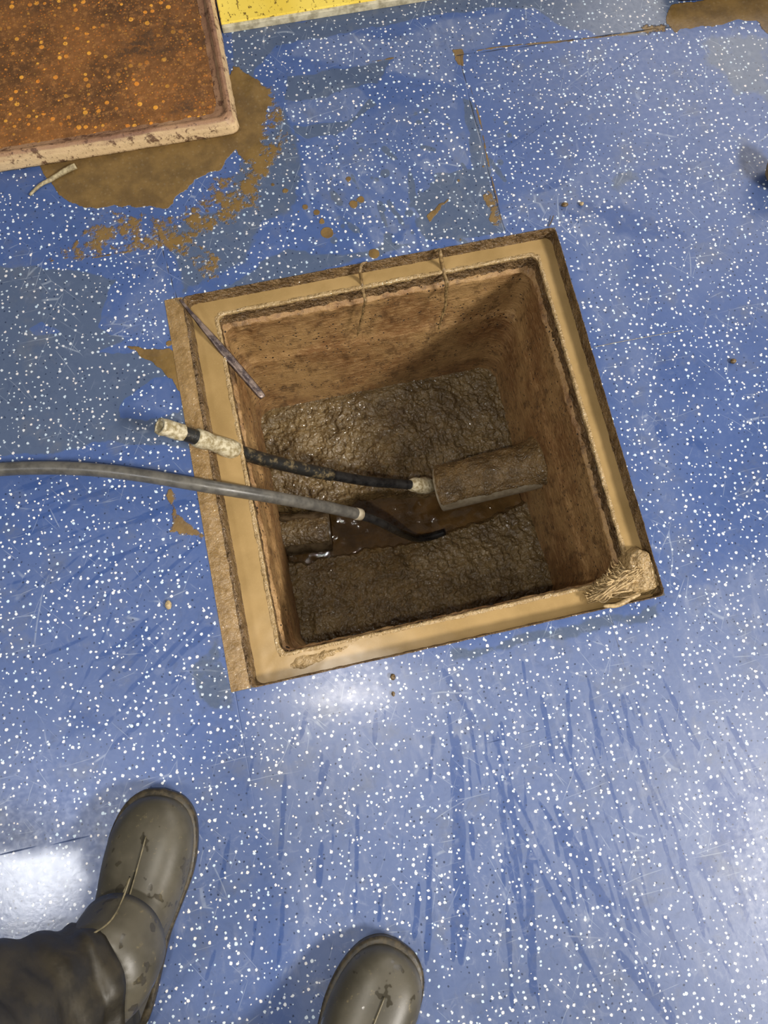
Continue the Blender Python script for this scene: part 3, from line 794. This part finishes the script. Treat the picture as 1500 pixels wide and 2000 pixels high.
# hollow open tip
tip = sub(0, 13)
rg = tube_rings(tip, 0.0122, 18)
inner = tube_rings(tip[:8], 0.0084, 18)
V, F = loft(inner[::-1] + rg, True, True, False)
cen = np.concatenate([np.repeat(tip[:8][::-1], 18, 0), np.repeat(tip, 18, 0)])
V = V + (V - cen) * ((fbm(V, 160, 3, .6, 3) - .5) * 0.35)[:, None]
V = np.array(V); tag(obj('tape_tip', V[:], F, M_tape, rod), 'white taped open hose end')
V, F = rough_tube(sub(11, 62), 0.0110, 18, 0.0005, 180, 5); tag(obj('sleeve', V, F, M_dblack, rod), 'mud-smeared black sleeve')
V, F = rough_tube(sub(20, 32), 0.0132 + 0.0012 * np.sin(np.linspace(0, 9, 12)), 18, 0.0018, 130, 7); tag(obj('tape_wrap', V, F, M_tape, rod), 'dirty white tape band')
V, F = rough_tube(sub(60, n - 6), 0.0094, 16, 0.0001, 200, 6); obj('hose', V, F, M_black, rod)
V, F = rough_tube(sub(n - 9, n), np.interp(np.linspace(0, 1, 9), [0, .15, .5, .85, 1], [.0105, .0145, .0165, .0175, .014]), 20, 0.0035, 110, 9); tag(obj('tape_end', V, F, M_tape, rod), 'lump of pale tape at the pipe mouth')

# ------------------------------------------------------------------ flat steel bar across the corner
p0, p1 = U(351, 586, 0.006), U(514, 777, -0.052)
d = (p1 - p0); L = np.linalg.norm(d); d /= L
s = np.cross(d, [0, 0, 1.0]); s /= np.linalg.norm(s); nn = np.cross(s, d)
rings = []
for t in np.linspace(0, 1, 40):
    wd = np.interp(t, [0, .12, .35, .55, .97, 1], [.0022, .003, .0056, .0072, .0064, .005]); th = 0.0032
    q = p0 + d * L * t + nn * 0.004
    rings.append(np.array([q + s * a * wd + nn * b * th for a, b in [(-1,-.6),(-.8,.4),(-.45,1),(-.25,.5),(0,.9),(.25,.5),(.45,1),(.8,.4),(1,-.6),(0,-1)]]))
V, F = loft(rings, True, True, True)
V = roughen(V, 0.0006, 160, 3)
tag(obj('steel_bar', V, F, M_steel), 'thin grey grooved metal bar laid slanting across the top left pit corner', 'bar')

# ------------------------------------------------------------------ strings hanging over the far rim
def string(pts, label, rads, seed):
    P = spline(at3(pts), 8)
    parts = []
    for k in range(4):
        J = (np.stack([fbm(P, 60, 2, .6, seed + k * 3 + j) for j in range(3)], 1) - .5) * 0.006
        rr = np.interp(np.linspace(0, 1, len(P)), np.linspace(0, 1, len(rads)), rads) * (1 if k == 0 else 0.55)
        parts.append(rough_tube(P + J, rr, 8, 0.0006, 300, seed + k))
    V, F = merge(parts)
    tag(obj('muddy_string', V, F, M_fibre_dark), label, 'string', 'muddy strings over the far rim')
string([(716,511,.003),(706,518,.005),(704,530,.004),(706,548,-.018),(709,568,-.024),(712,584,-.024),(711,598,-.04),(707,616,-.075),(701,640,-.115),(698,655,-.14)], 'thin muddy string over the far rim, nearest the middle of the rim', [.001, .0022, .0026, .0022, .0022, .0016, .001, .0006], 4)
string([(848,489,.003),(857,488,.005),(861,500,.004),(866,522,-.018),(869,540,-.024),(873,552,-.024),(872,570,-.045),(869,598,-.08),(862,622,-.11),(857,642,-.14)], 'thicker muddy string over the far rim, nearer the right corner', [.001, .003, .0032, .003, .0034, .0022, .0016, .001], 14)

# ------------------------------------------------------------------ mud heaps and rag on the frame
def heap(name, label, pxs, z0, hgt, seed, mat, rim=0.012):
    P = np.array([U(x, y, z0)[:2] for x, y in pxs])
    lo, hi = P.min(0) - 0.004, P.max(0) + 0.004
    xs = np.arange(lo[0], hi[0], 0.0014); ys = np.arange(lo[1], hi[1], 0.0014)
    X, Y = np.meshgrid(xs, ys); Q = np.stack([X, Y, 0 * X], -1)
    dd = sdpoly(X + (fbm(Q, 60, 3, .6, seed) - .5) * .012, Y + (fbm(Q, 60, 3, .6, seed + 2) - .5) * .012, P)
    prof = np.clip(-dd / rim, 0, 1) ** 0.6
    Z = z0 - 0.004 + (hgt + 0.004) * prof * (0.6 + 0.8 * (fbm(Q, 45, 4, .6, seed + 5) - 0.2)) + (fbm(Q, 160, 3, .6, seed + 7) - .5) * 0.004 * prof
    V = np.stack([X, Y, Z], -1).reshape(-1, 3); nx = len(xs)
    keep = (dd < 0.001)
    F = []
    for j in range(len(ys) - 1):
        for i in range(nx - 1):
            if keep[j, i] and keep[j, i+1] and keep[j+1, i] and keep[j+1, i+1]:
                q = j * nx + i; F.append((q, q + 1, q + nx + 1, q + nx))
    u = np.unique(np.array(F).ravel()); mp = -np.ones(len(V), int); mp[u] = np.arange(len(u))
    return tag(obj(name, V[u], mp[np.array(F)].tolist(), mat), label, 'mud')
heap('mud_heap', 'lumpy wet tan mud heaped in the near right corner of the frame', [(1212,1075),(1235,1062),(1265,1075),(1283,1110),(1292,1150),(1270,1168),(1215,1175),(1180,1165),(1200,1120)], -0.030, 0.030, 3, M_heap)
heap('mud_heap', 'small clump of stringy mud halfway along the right side of the frame', [(1100,672),(1118,664),(1135,672),(1143,694),(1128,706),(1112,702)], -0.031, 0.009, 13, M_heap, 0.006)
heap('mud_heap', 'low muddy mound under the frayed rag on the near side of the frame', [(1140,1160),(1165,1138),(1190,1122),(1212,1102),(1232,1108),(1240,1135),(1225,1155),(1190,1172),(1160,1180)], -0.024, 0.016, 23, M_heap, 0.010)
heap('mud_smear', 'thin pale lumpy muck on the near side of the frame, by its left corner', [(556,1290),(575,1275),(610,1268),(660,1256),(705,1246),(700,1262),(660,1282),(620,1300),(590,1312),(565,1310)], ZM - 0.001, 0.004, 33, M_heap, 0.010)
parts = []
rr_ = random.Random(5)
for k in range(170):
    t = (k % 34) / 33.0
    ex_, ey_ = 1146 + 60 * t + rr_.gauss(0, 4), 1170 - 66 * t + rr_.gauss(0, 4)      # ends along the lip
    f0 = rr_.uniform(0.0, 0.55)
    sx_, sy_ = 1250 + rr_.gauss(0, 7), 1124 + rr_.gauss(0, 9)
    sx_, sy_ = sx_ + (ex_ - sx_) * f0, sy_ + (ey_ - sy_) * f0
    ph = rr_.uniform(0, 6.28); am = rr_.uniform(1.5, 5.5); zz_ = rr_.uniform(-0.012, 0.002)
    dx_, dy_ = ex_ - sx_, ey_ - sy_; ll = math.hypot(dx_, dy_) + 1e-6
    pts = []
    for q in range(7):
        u = q / 6.0; wv = am * math.sin(ph + u * rr_.uniform(5, 8))
        sag = 9 * math.sin(u * math.pi)
        pts.append((sx_ + dx_ * u - dy_ / ll * wv, sy_ + dy_ * u + dx_ / ll * wv + sag, zz_ + 0.004 * math.sin(ph + 5 * u) - 0.012 * u ** 3))
    parts.append(tube(spline(at3(pts), 4), np.interp(np.linspace(0, 1, 25), [0, .5, 1], [.0012, rr_.uniform(.0010, .0018), .0006]), 6, 0.7))
for k in range(24):                                                                # loose tufts over the edge
    x0_, y0_ = 1150 + k * 2.6 + rr_.gauss(0, 3), 1165 - k * 2.6 + rr_.gauss(0, 3)
    a = math.radians(rr_.uniform(150, 290)); ln = rr_.uniform(6, 16)
    parts.append(tube(spline(at3([(x0_, y0_, -.012), (x0_ + ln * .5 * math.cos(a), y0_ + ln * .5 * math.sin(a), -.008), (x0_ + ln * math.cos(a + .5), y0_ + ln * math.sin(a + .5), -.022)]), 5), .0009, 6))
V, F = merge(parts)
tag(obj('frayed_rag', V, F, M_fibre), 'frayed pale fibrous rag clump hanging on the near right corner of the frame', 'rag')
V, F = rough_tube(spline(at3([(1178,1184,.004),(1205,1182,.006),(1225,1172,.006),(1250,1160,.004)]), 8), np.interp(np.linspace(0, 1, 25), [0, .4, 1], [.0018, .004, .002]), 10, 0.0012, 130, 4)
tag(obj('fibre_strand', V, F, M_fibre), 'flat pale strand of fibre on the near edge of the frame beside the mud heap', 'strand')

# ------------------------------------------------------------------ rusty cover
ang = U(468, 262) - U(0, 338); ang = math.atan2(ang[1], ang[0])
ex = np.array([math.cos(ang), math.sin(ang), 0]); ey = np.array([-ex[1], ex[0], 0])
corner = U(472, 265, 0.0)
cv = thing('manhole_cover', 'rusty brown steel cover tray lying on the blue floor at top left', 'cover', tuple(corner - ex * 0.3 + ey * 0.3))
def cvl(x0, x1, y0, y1, r, z):
    P = sqloop(x0, x1, y0, y1, r, z)
    return corner + P[:, :1] * ex + P[:, 1:2] * ey + np.array([0, 0, 1.0]) * P[:, 2:3]
S = 0.60
cvr = lambda i, r, z: cvl(-S + i, -i, i, S - i, r, z)
loops = densify([cvr(0.006, 0.012, 0.0), cvr(0.001, 0.014, 0.006), cvr(0.003, 0.016, 0.020), cvr(0.008, 0.016, 0.029), cvr(0.012, 0.016, 0.031), cvr(0.016, 0.014, 0.0295), cvr(0.020, 0.016, 0.0245), cvr(0.030, 0.02, 0.0215)], 4)
V, F = loft(loops); V2 = roughen(V, 0.0014, 90, 4); V2[V[:, 2] < 0.002, 2] = 0.0
tag(obj('rim', V2, F, M_rim, cv), 'pale mud-caked raised rim')
gx = np.linspace(-S + 0.028, -0.028, 150); gy = np.linspace(0.028, S - 0.028, 150)
GX, GY = np.meshgrid(gx, gy); Q = np.stack([GX, GY, 0 * GX], -1)
Z = 0.0215 + (fbm(Q, 40, 4, .6, 2) - .5) * 0.004
V = corner + GX.reshape(-1, 1) * ex + GY.reshape(-1, 1) * ey + np.array([0, 0, 1.0]) * Z.reshape(-1, 1)
F = [(j * 150 + i, j * 150 + i + 1, (j + 1) * 150 + i + 1, (j + 1) * 150 + i) for j in range(149) for i in range(149)]
tag(obj('pan', V, F, M_rust, cv), 'rusty orange-speckled infill')

# ------------------------------------------------------------------ yellow step, dark base, lump
A0, B0 = U(450, 64, 0), U(832, 3, 0)
d = (B0 - A0); d[2] = 0; d /= np.linalg.norm(d); nrm = np.array([-d[1], d[0], 0])
def slab(x0, x1, y0, y1, z0, z1):
    V, F = box(x0, x1, y0, y1, z0, z1)
    return A0 + V[:, :1] * d + V[:, 1:2] * nrm + V[:, 2:3] * np.array([0, 0, 1.0]), F
st = thing('step_plate', 'yellow painted step plate with chipped paint at the top of the photo', 'step', tuple(A0 + d * 0.4))
V, F = slab(-0.012, 0.62, 0.006, 0.40, 0.0, 0.014); o = obj('tread', V, F, M_yellow, st, False); bevel(o, 0.002)
V, F = slab(-0.012, 0.62, 0.0, 0.0065, 0.0, 0.012); o = obj('edge_strip', V, F, M_alu, st, False); bevel(o, 0.001); tag(o, 'thin scuffed metal edging')
A1, B1 = U(1325, 6, 0), U(1430, 0, 0)
d1 = (B1 - A1); d1[2] = 0; d1 /= np.linalg.norm(d1); n1_ = np.array([-d1[1], d1[0], 0])
V, F = box(0, 0.5, 0.0, 0.3, 0.0, 0.05); V = A1 + V[:, :1] * d1 + V[:, 1:2] * n1_ + V[:, 2:3] * np.array([0, 0, 1.0])
o = obj('machine_foot', V, F, M_dark, None, False); bevel(o, 0.006); tag(o, 'dark block just showing at the top right edge above tan mud', 'block')

def pebble(name, px, py, rx, ry, rz, label, cat, mat, seed, group=None):
    c = U(px, py, 0); V = []; F = []
    nu, nv = 20, 12
    for j in range(nv + 1):
        for i in range(nu):
            th = math.pi * j / nv; ph = 2 * math.pi * i / nu
            V.append((math.sin(th) * math.cos(ph), math.sin(th) * math.sin(ph), math.cos(th)))
    V = np.array(V)
    V *= (0.75 + 0.5 * fbm(V, 1.3, 3, .6, seed))[:, None]
    V = V * np.array([rx, ry, rz]); V[:, 2] -= V[:, 2].min(); V += c
    for j in range(nv):
        for i in range(nu):
            k = (i + 1) % nu; F.append((j * nu + i, j * nu + k, (j + 1) * nu + k, (j + 1) * nu + i))
    return tag(obj(name, V, F, mat), label, cat, group)
pebble('clod', 1512, 352, 0.022, 0.036, 0.030, 'tan rounded lump half cut off at the right edge of the photo', 'lump', M_clod, 3)
pebble('crumb', 330, 1182, 0.0045, 0.0065, 0.003, 'pale tan crumb on the blue floor left of the pit', 'crumb', M_crumb, 5)
pebble('grit', 767, 1322, 0.0035, 0.0045, 0.003, 'larger dark grit speck on the floor just in front of the pit', 'grit', M_pebble, 6, 'dark grit on the floor')
pebble('grit', 768, 1355, 0.0025, 0.0035, 0.002, 'smaller dark grit speck farther in front of the pit', 'grit', M_pebble, 7, 'dark grit on the floor')
pebble('grit', 1430, 707, 0.0045, 0.004, 0.003, 'dark grit speck on the floor to the right of the pit', 'grit', M_pebble, 8, 'dark grit on the floor')
pebble('grit', 1102, 402, 0.0055, 0.004, 0.003, 'brown grit speck on the floor behind the far right pit corner', 'grit', M_pebble, 9, 'dark grit on the floor')
pebble('grit', 1135, 400, 0.0035, 0.003, 0.003, 'tan grit speck right of the brown one behind the far right corner', 'grit', M_crumb, 19, 'dark grit on the floor')
V, F = rough_tube(spline(at3([(58,381,.003),(78,362,.004),(100,350,.004),(125,335,.005),(148,324,.007)]), 8), np.interp(np.linspace(0, 1, 33), [0, .3, 1], [.0018, .003, .0046]), 10, 0.0008, 120, 4)
tag(obj('twig', V, F, M_twig), 'pale twig on the floor in front of the rusty cover', 'twig')
V, F = tube(spline(at3([(1072,442,.002),(1077,432,.003),(1081,421,.004)]), 5), .0008, 6)
tag(obj('bristle', V, F, M_pebble), 'short dark bristle at the far right corner of the pit', 'bristle')
V, F = tube(spline(at3([(1160,678,.001),(1220,666,.001),(1280,655,.001),(1335,645,.001)]), 6), .00035, 6)
tag(obj('thread', V, F, M_tape), 'fine white thread on the floor right of the pit', 'thread')

# ------------------------------------------------------------------ person: boots and trousers
Rz = lambda v, a: np.array([v[0] * math.cos(a) - v[1] * math.sin(a), v[0] * math.sin(a) + v[1] * math.cos(a)])
per = thing('person', 'person standing in olive-black rubber boots and dark waterproof trousers', 'person', tuple(U(500, 1950, 0)))
def outline(n=64, s=1.0, mirror=1):
    # sole outline, toe at y=0, heel at y=-0.29; x to the outside of the foot
    R = [(0.0,0.0),(0.024,-0.005),(0.042,-0.024),(0.051,-0.055),(0.053,-0.09),(0.047,-0.13),(0.040,-0.17),(0.038,-0.22),(0.035,-0.26),(0.022,-0.283),(0.0,-0.290),
         (-0.022,-0.284),(-0.034,-0.262),(-0.036,-0.22),(-0.036,-0.17),(-0.043,-0.13),(-0.050,-0.095),(-0.050,-0.058),(-0.040,-0.024),(-0.022,-0.005)]
    P = np.array(R + [R[0]]) * np.array([mirror * 1.07, 1])
    return spline(P, 4)[:-1] * s
def boot(toe, heel, side, shaft, seed):
    """toe, heel: floor points; shaft: list of (center, radius_across, radius_along) world rings above the ankle"""
    toe = np.array(toe); heel = np.array(heel)
    f = (toe - heel)[:2]; f /= np.linalg.norm(f); r = np.array([f[1], -f[0]])
    W = lambda x, y, z: np.array([toe[0] + r[0] * x + f[0] * y, toe[1] + r[1] * x + f[1] * y, z])
    b = bpy.data.objects.new('boot', None); C.objects.link(b); b.parent = per
    b.location = W(0, -0.15, 0) - np.array(per.location)
    # sole
    O = outline(mirror=side); cen = np.array([0, -0.14])
    rg = []
    for sx, z in [(0.97, 0.0), (1.0, 0.003), (1.0, 0.014), (1.035, 0.016), (1.04, 0.022), (1.0, 0.025), (0.9, 0.025)]:
        rg.append(np.array([W(*( (p - cen) * np.array([sx, 1 + (sx - 1) * .6]) + cen), z) for p in O]))
    V, F = loft(rg, True, True, True)
    tag(obj('sole', V, F, M_sole, b), 'muddy boot sole')
    # upper: rings along a spine from the toe, bending up into the shaft
    N = 36; a = np.linspace(0, 2 * np.pi, N, endpoint=False)
    rings = []
    prof = [(-0.004, .010, .040, .003), (-0.010, .027, .048, .003), (-0.024, .0405, .058, .003), (-0.045, .0485, .067, .003), (-0.070, .051, .074, .003), (-0.095, .0505, .082, .003), (-0.120, .047, .094, .003), (-0.142, .044, .110, .003)]
    for y, hw, h, _ in prof:
        cx = 0.002 * side
        P = []
        for t in a:
            c, s_ = math.cos(t), math.sin(t)
            x = 1.07 * hw * np.sign(c) * abs(c) ** 0.75; z = 0.016 + (h - 0.016) * (0.30 + 0.70 * s_ if s_ > 0 else 0.30 + 0.30 * s_)
            P.append(W(cx + x, y, z))
        rings.append(np.array(P))
    # transition rings tilt back
    for yf, zf, yb, zb, hw in [(-0.158, 0.128, -0.215, 0.016, .041), (-0.168, 0.150, -0.268, 0.018, .0405), (-0.172, 0.170, -0.288, 0.050, .043)]:
        P = []
        for t in a:
            c, s_ = math.cos(t), math.sin(t)
            k = 0.5 + 0.5 * s_
            P.append(W(hw * np.sign(c) * abs(c) ** 0.85, yb + (yf - yb) * k, zb + (zf - zb) * k))
        rings.append(np.array(P))
    for cpt, ra, rl, tilt in shaft:
        cpt = np.array(cpt)
        P = [np.array([cpt[0] + r[0] * ra * math.cos(t) + f[0] * rl * math.sin(t), cpt[1] + r[1] * ra * math.cos(t) + f[1] * rl * math.sin(t), cpt[2] + tilt * math.sin(t)]) for t in a]
        rings.append(np.array(P))
    V, F = loft(rings, True, True, True)
    V = roughen(V, 0.0010, 45, seed)
    o = obj('upper', V, F, M_rubber, b); subsurf(o, 1)
    # raised seam along the crest and the arc over the instep
    crest = np.array([rg_[N // 4] for rg_ in rings])[3:]
    def lift(P): return P + np.array([f[0] * .0006, f[1] * .0006, 0.0008])
    V, F = tube(spline(lift(crest), 6), 0.0011, 6)
    obj('seam', V, F, M_seam, b)
    i0 = len(prof)
    arc = np.array([rings[i0 + 1][N // 4 + k] * 0.5 + rings[i0][N // 4 + k] * 0.5 for k in range(-8, 9)])
    V, F = tube(spline(arc + np.array([f[0] * .001, f[1] * .001, .001]), 5), 0.0014, 6)
    obj('instep_ridge', V, F, M_seam, b)
    # foxing line of the sole on the upper
    ln = np.array([W(*((p - cen) * np.array([1.0, 1.0]) + cen), 0.030) for p in np.vstack([O[-24:], O[:24]])])
    return b
lt, lh = U(322, 1543, 0.012), U(264, 1850, 0.0)
fdir = (lt - lh)[:2] / np.linalg.norm((lt - lh)[:2])
C1 = U(228, 1858, 0.15); C2 = U(200, 1905, 0.18); C3 = U(150, 1945, 0.21)
boot(lt, lh, 1, [(U(247,1815,0.125), .049, .060, .035), (C1, .052, .058, .02), (C2, .053, .056, .015), (C3, .053, .056, .01)], 3)
rt, rh = U(778, 1838, 0.012), U(640, 2130, 0.0)
Rk = rt + (rh - rt) / np.linalg.norm(rh - rt) * 0.22
boot(rt, rh, 1, [(Rk + [0, 0, .14 - Rk[2]], .048, .060, .035), (Rk + [0, 0, .18 - Rk[2]], .052, .058, .02), (Rk + [0, 0, .24 - Rk[2]], .055, .060, .01), (Rk + [0, 0, .30 - Rk[2]], .058, .062, .0)], 7)
def leg(rings_):
    N = 48; a = np.linspace(0, 2 * np.pi, N, endpoint=False); out = []
    cs = np.array([c for c, _ in rings_]); rs = np.array([[r] for _, r in rings_])
    S_ = spline(np.hstack([cs, rs]), 8)
    for i, q in enumerate(S_):
        t = i / (len(S_) - 1)
        tan = S_[min(i + 1, len(S_) - 1), :3] - S_[max(i - 1, 0), :3]; tan /= np.linalg.norm(tan)
        s1 = np.cross(tan, [0, 1, 0.0]); s1 /= np.linalg.norm(s1); s2 = np.cross(s1, tan)
        fold = 1 + 0.05 * np.sin(3 * a + 5 * t) + 0.045 * np.sin(7 * a - 9 * t) * (1 - t * .5) + 0.03 * np.sin(26 * t + 2 * np.sin(a * 2))
        out.append(q[:3] + (q[3] * fold * np.cos(a))[:, None] * s1 + (q[3] * fold * np.sin(a))[:, None] * s2)
    ins = [o_ + (o_.mean(0) - o_) * 0.05 for o_ in out[:6]][::-1]
    return loft(ins + out, True, False, False)
hip_l = U(350, 1650, 0.0)
lL = leg([(U(178,1926,0.185), .062), (U(110,1962,0.215), .066), (U(0,2022,0.27), .072), (U(-160,2090,0.36), .078), (U(-330,2150,0.46), .085)])
V, F = lL
o = obj('trouser_leg', V, F, M_cloth, per)
lR = leg([(Rk + [0, 0, .24 - Rk[2]], .064), (Rk + [-.003, 0.01, .30 - Rk[2]], .07), (Rk + [-.01, .03, .40 - Rk[2]], .076), (Rk + [-.02, .04, .50 - Rk[2]], .085)])
V, F = lR
o = obj('trouser_leg', V, F, M_cloth, per)
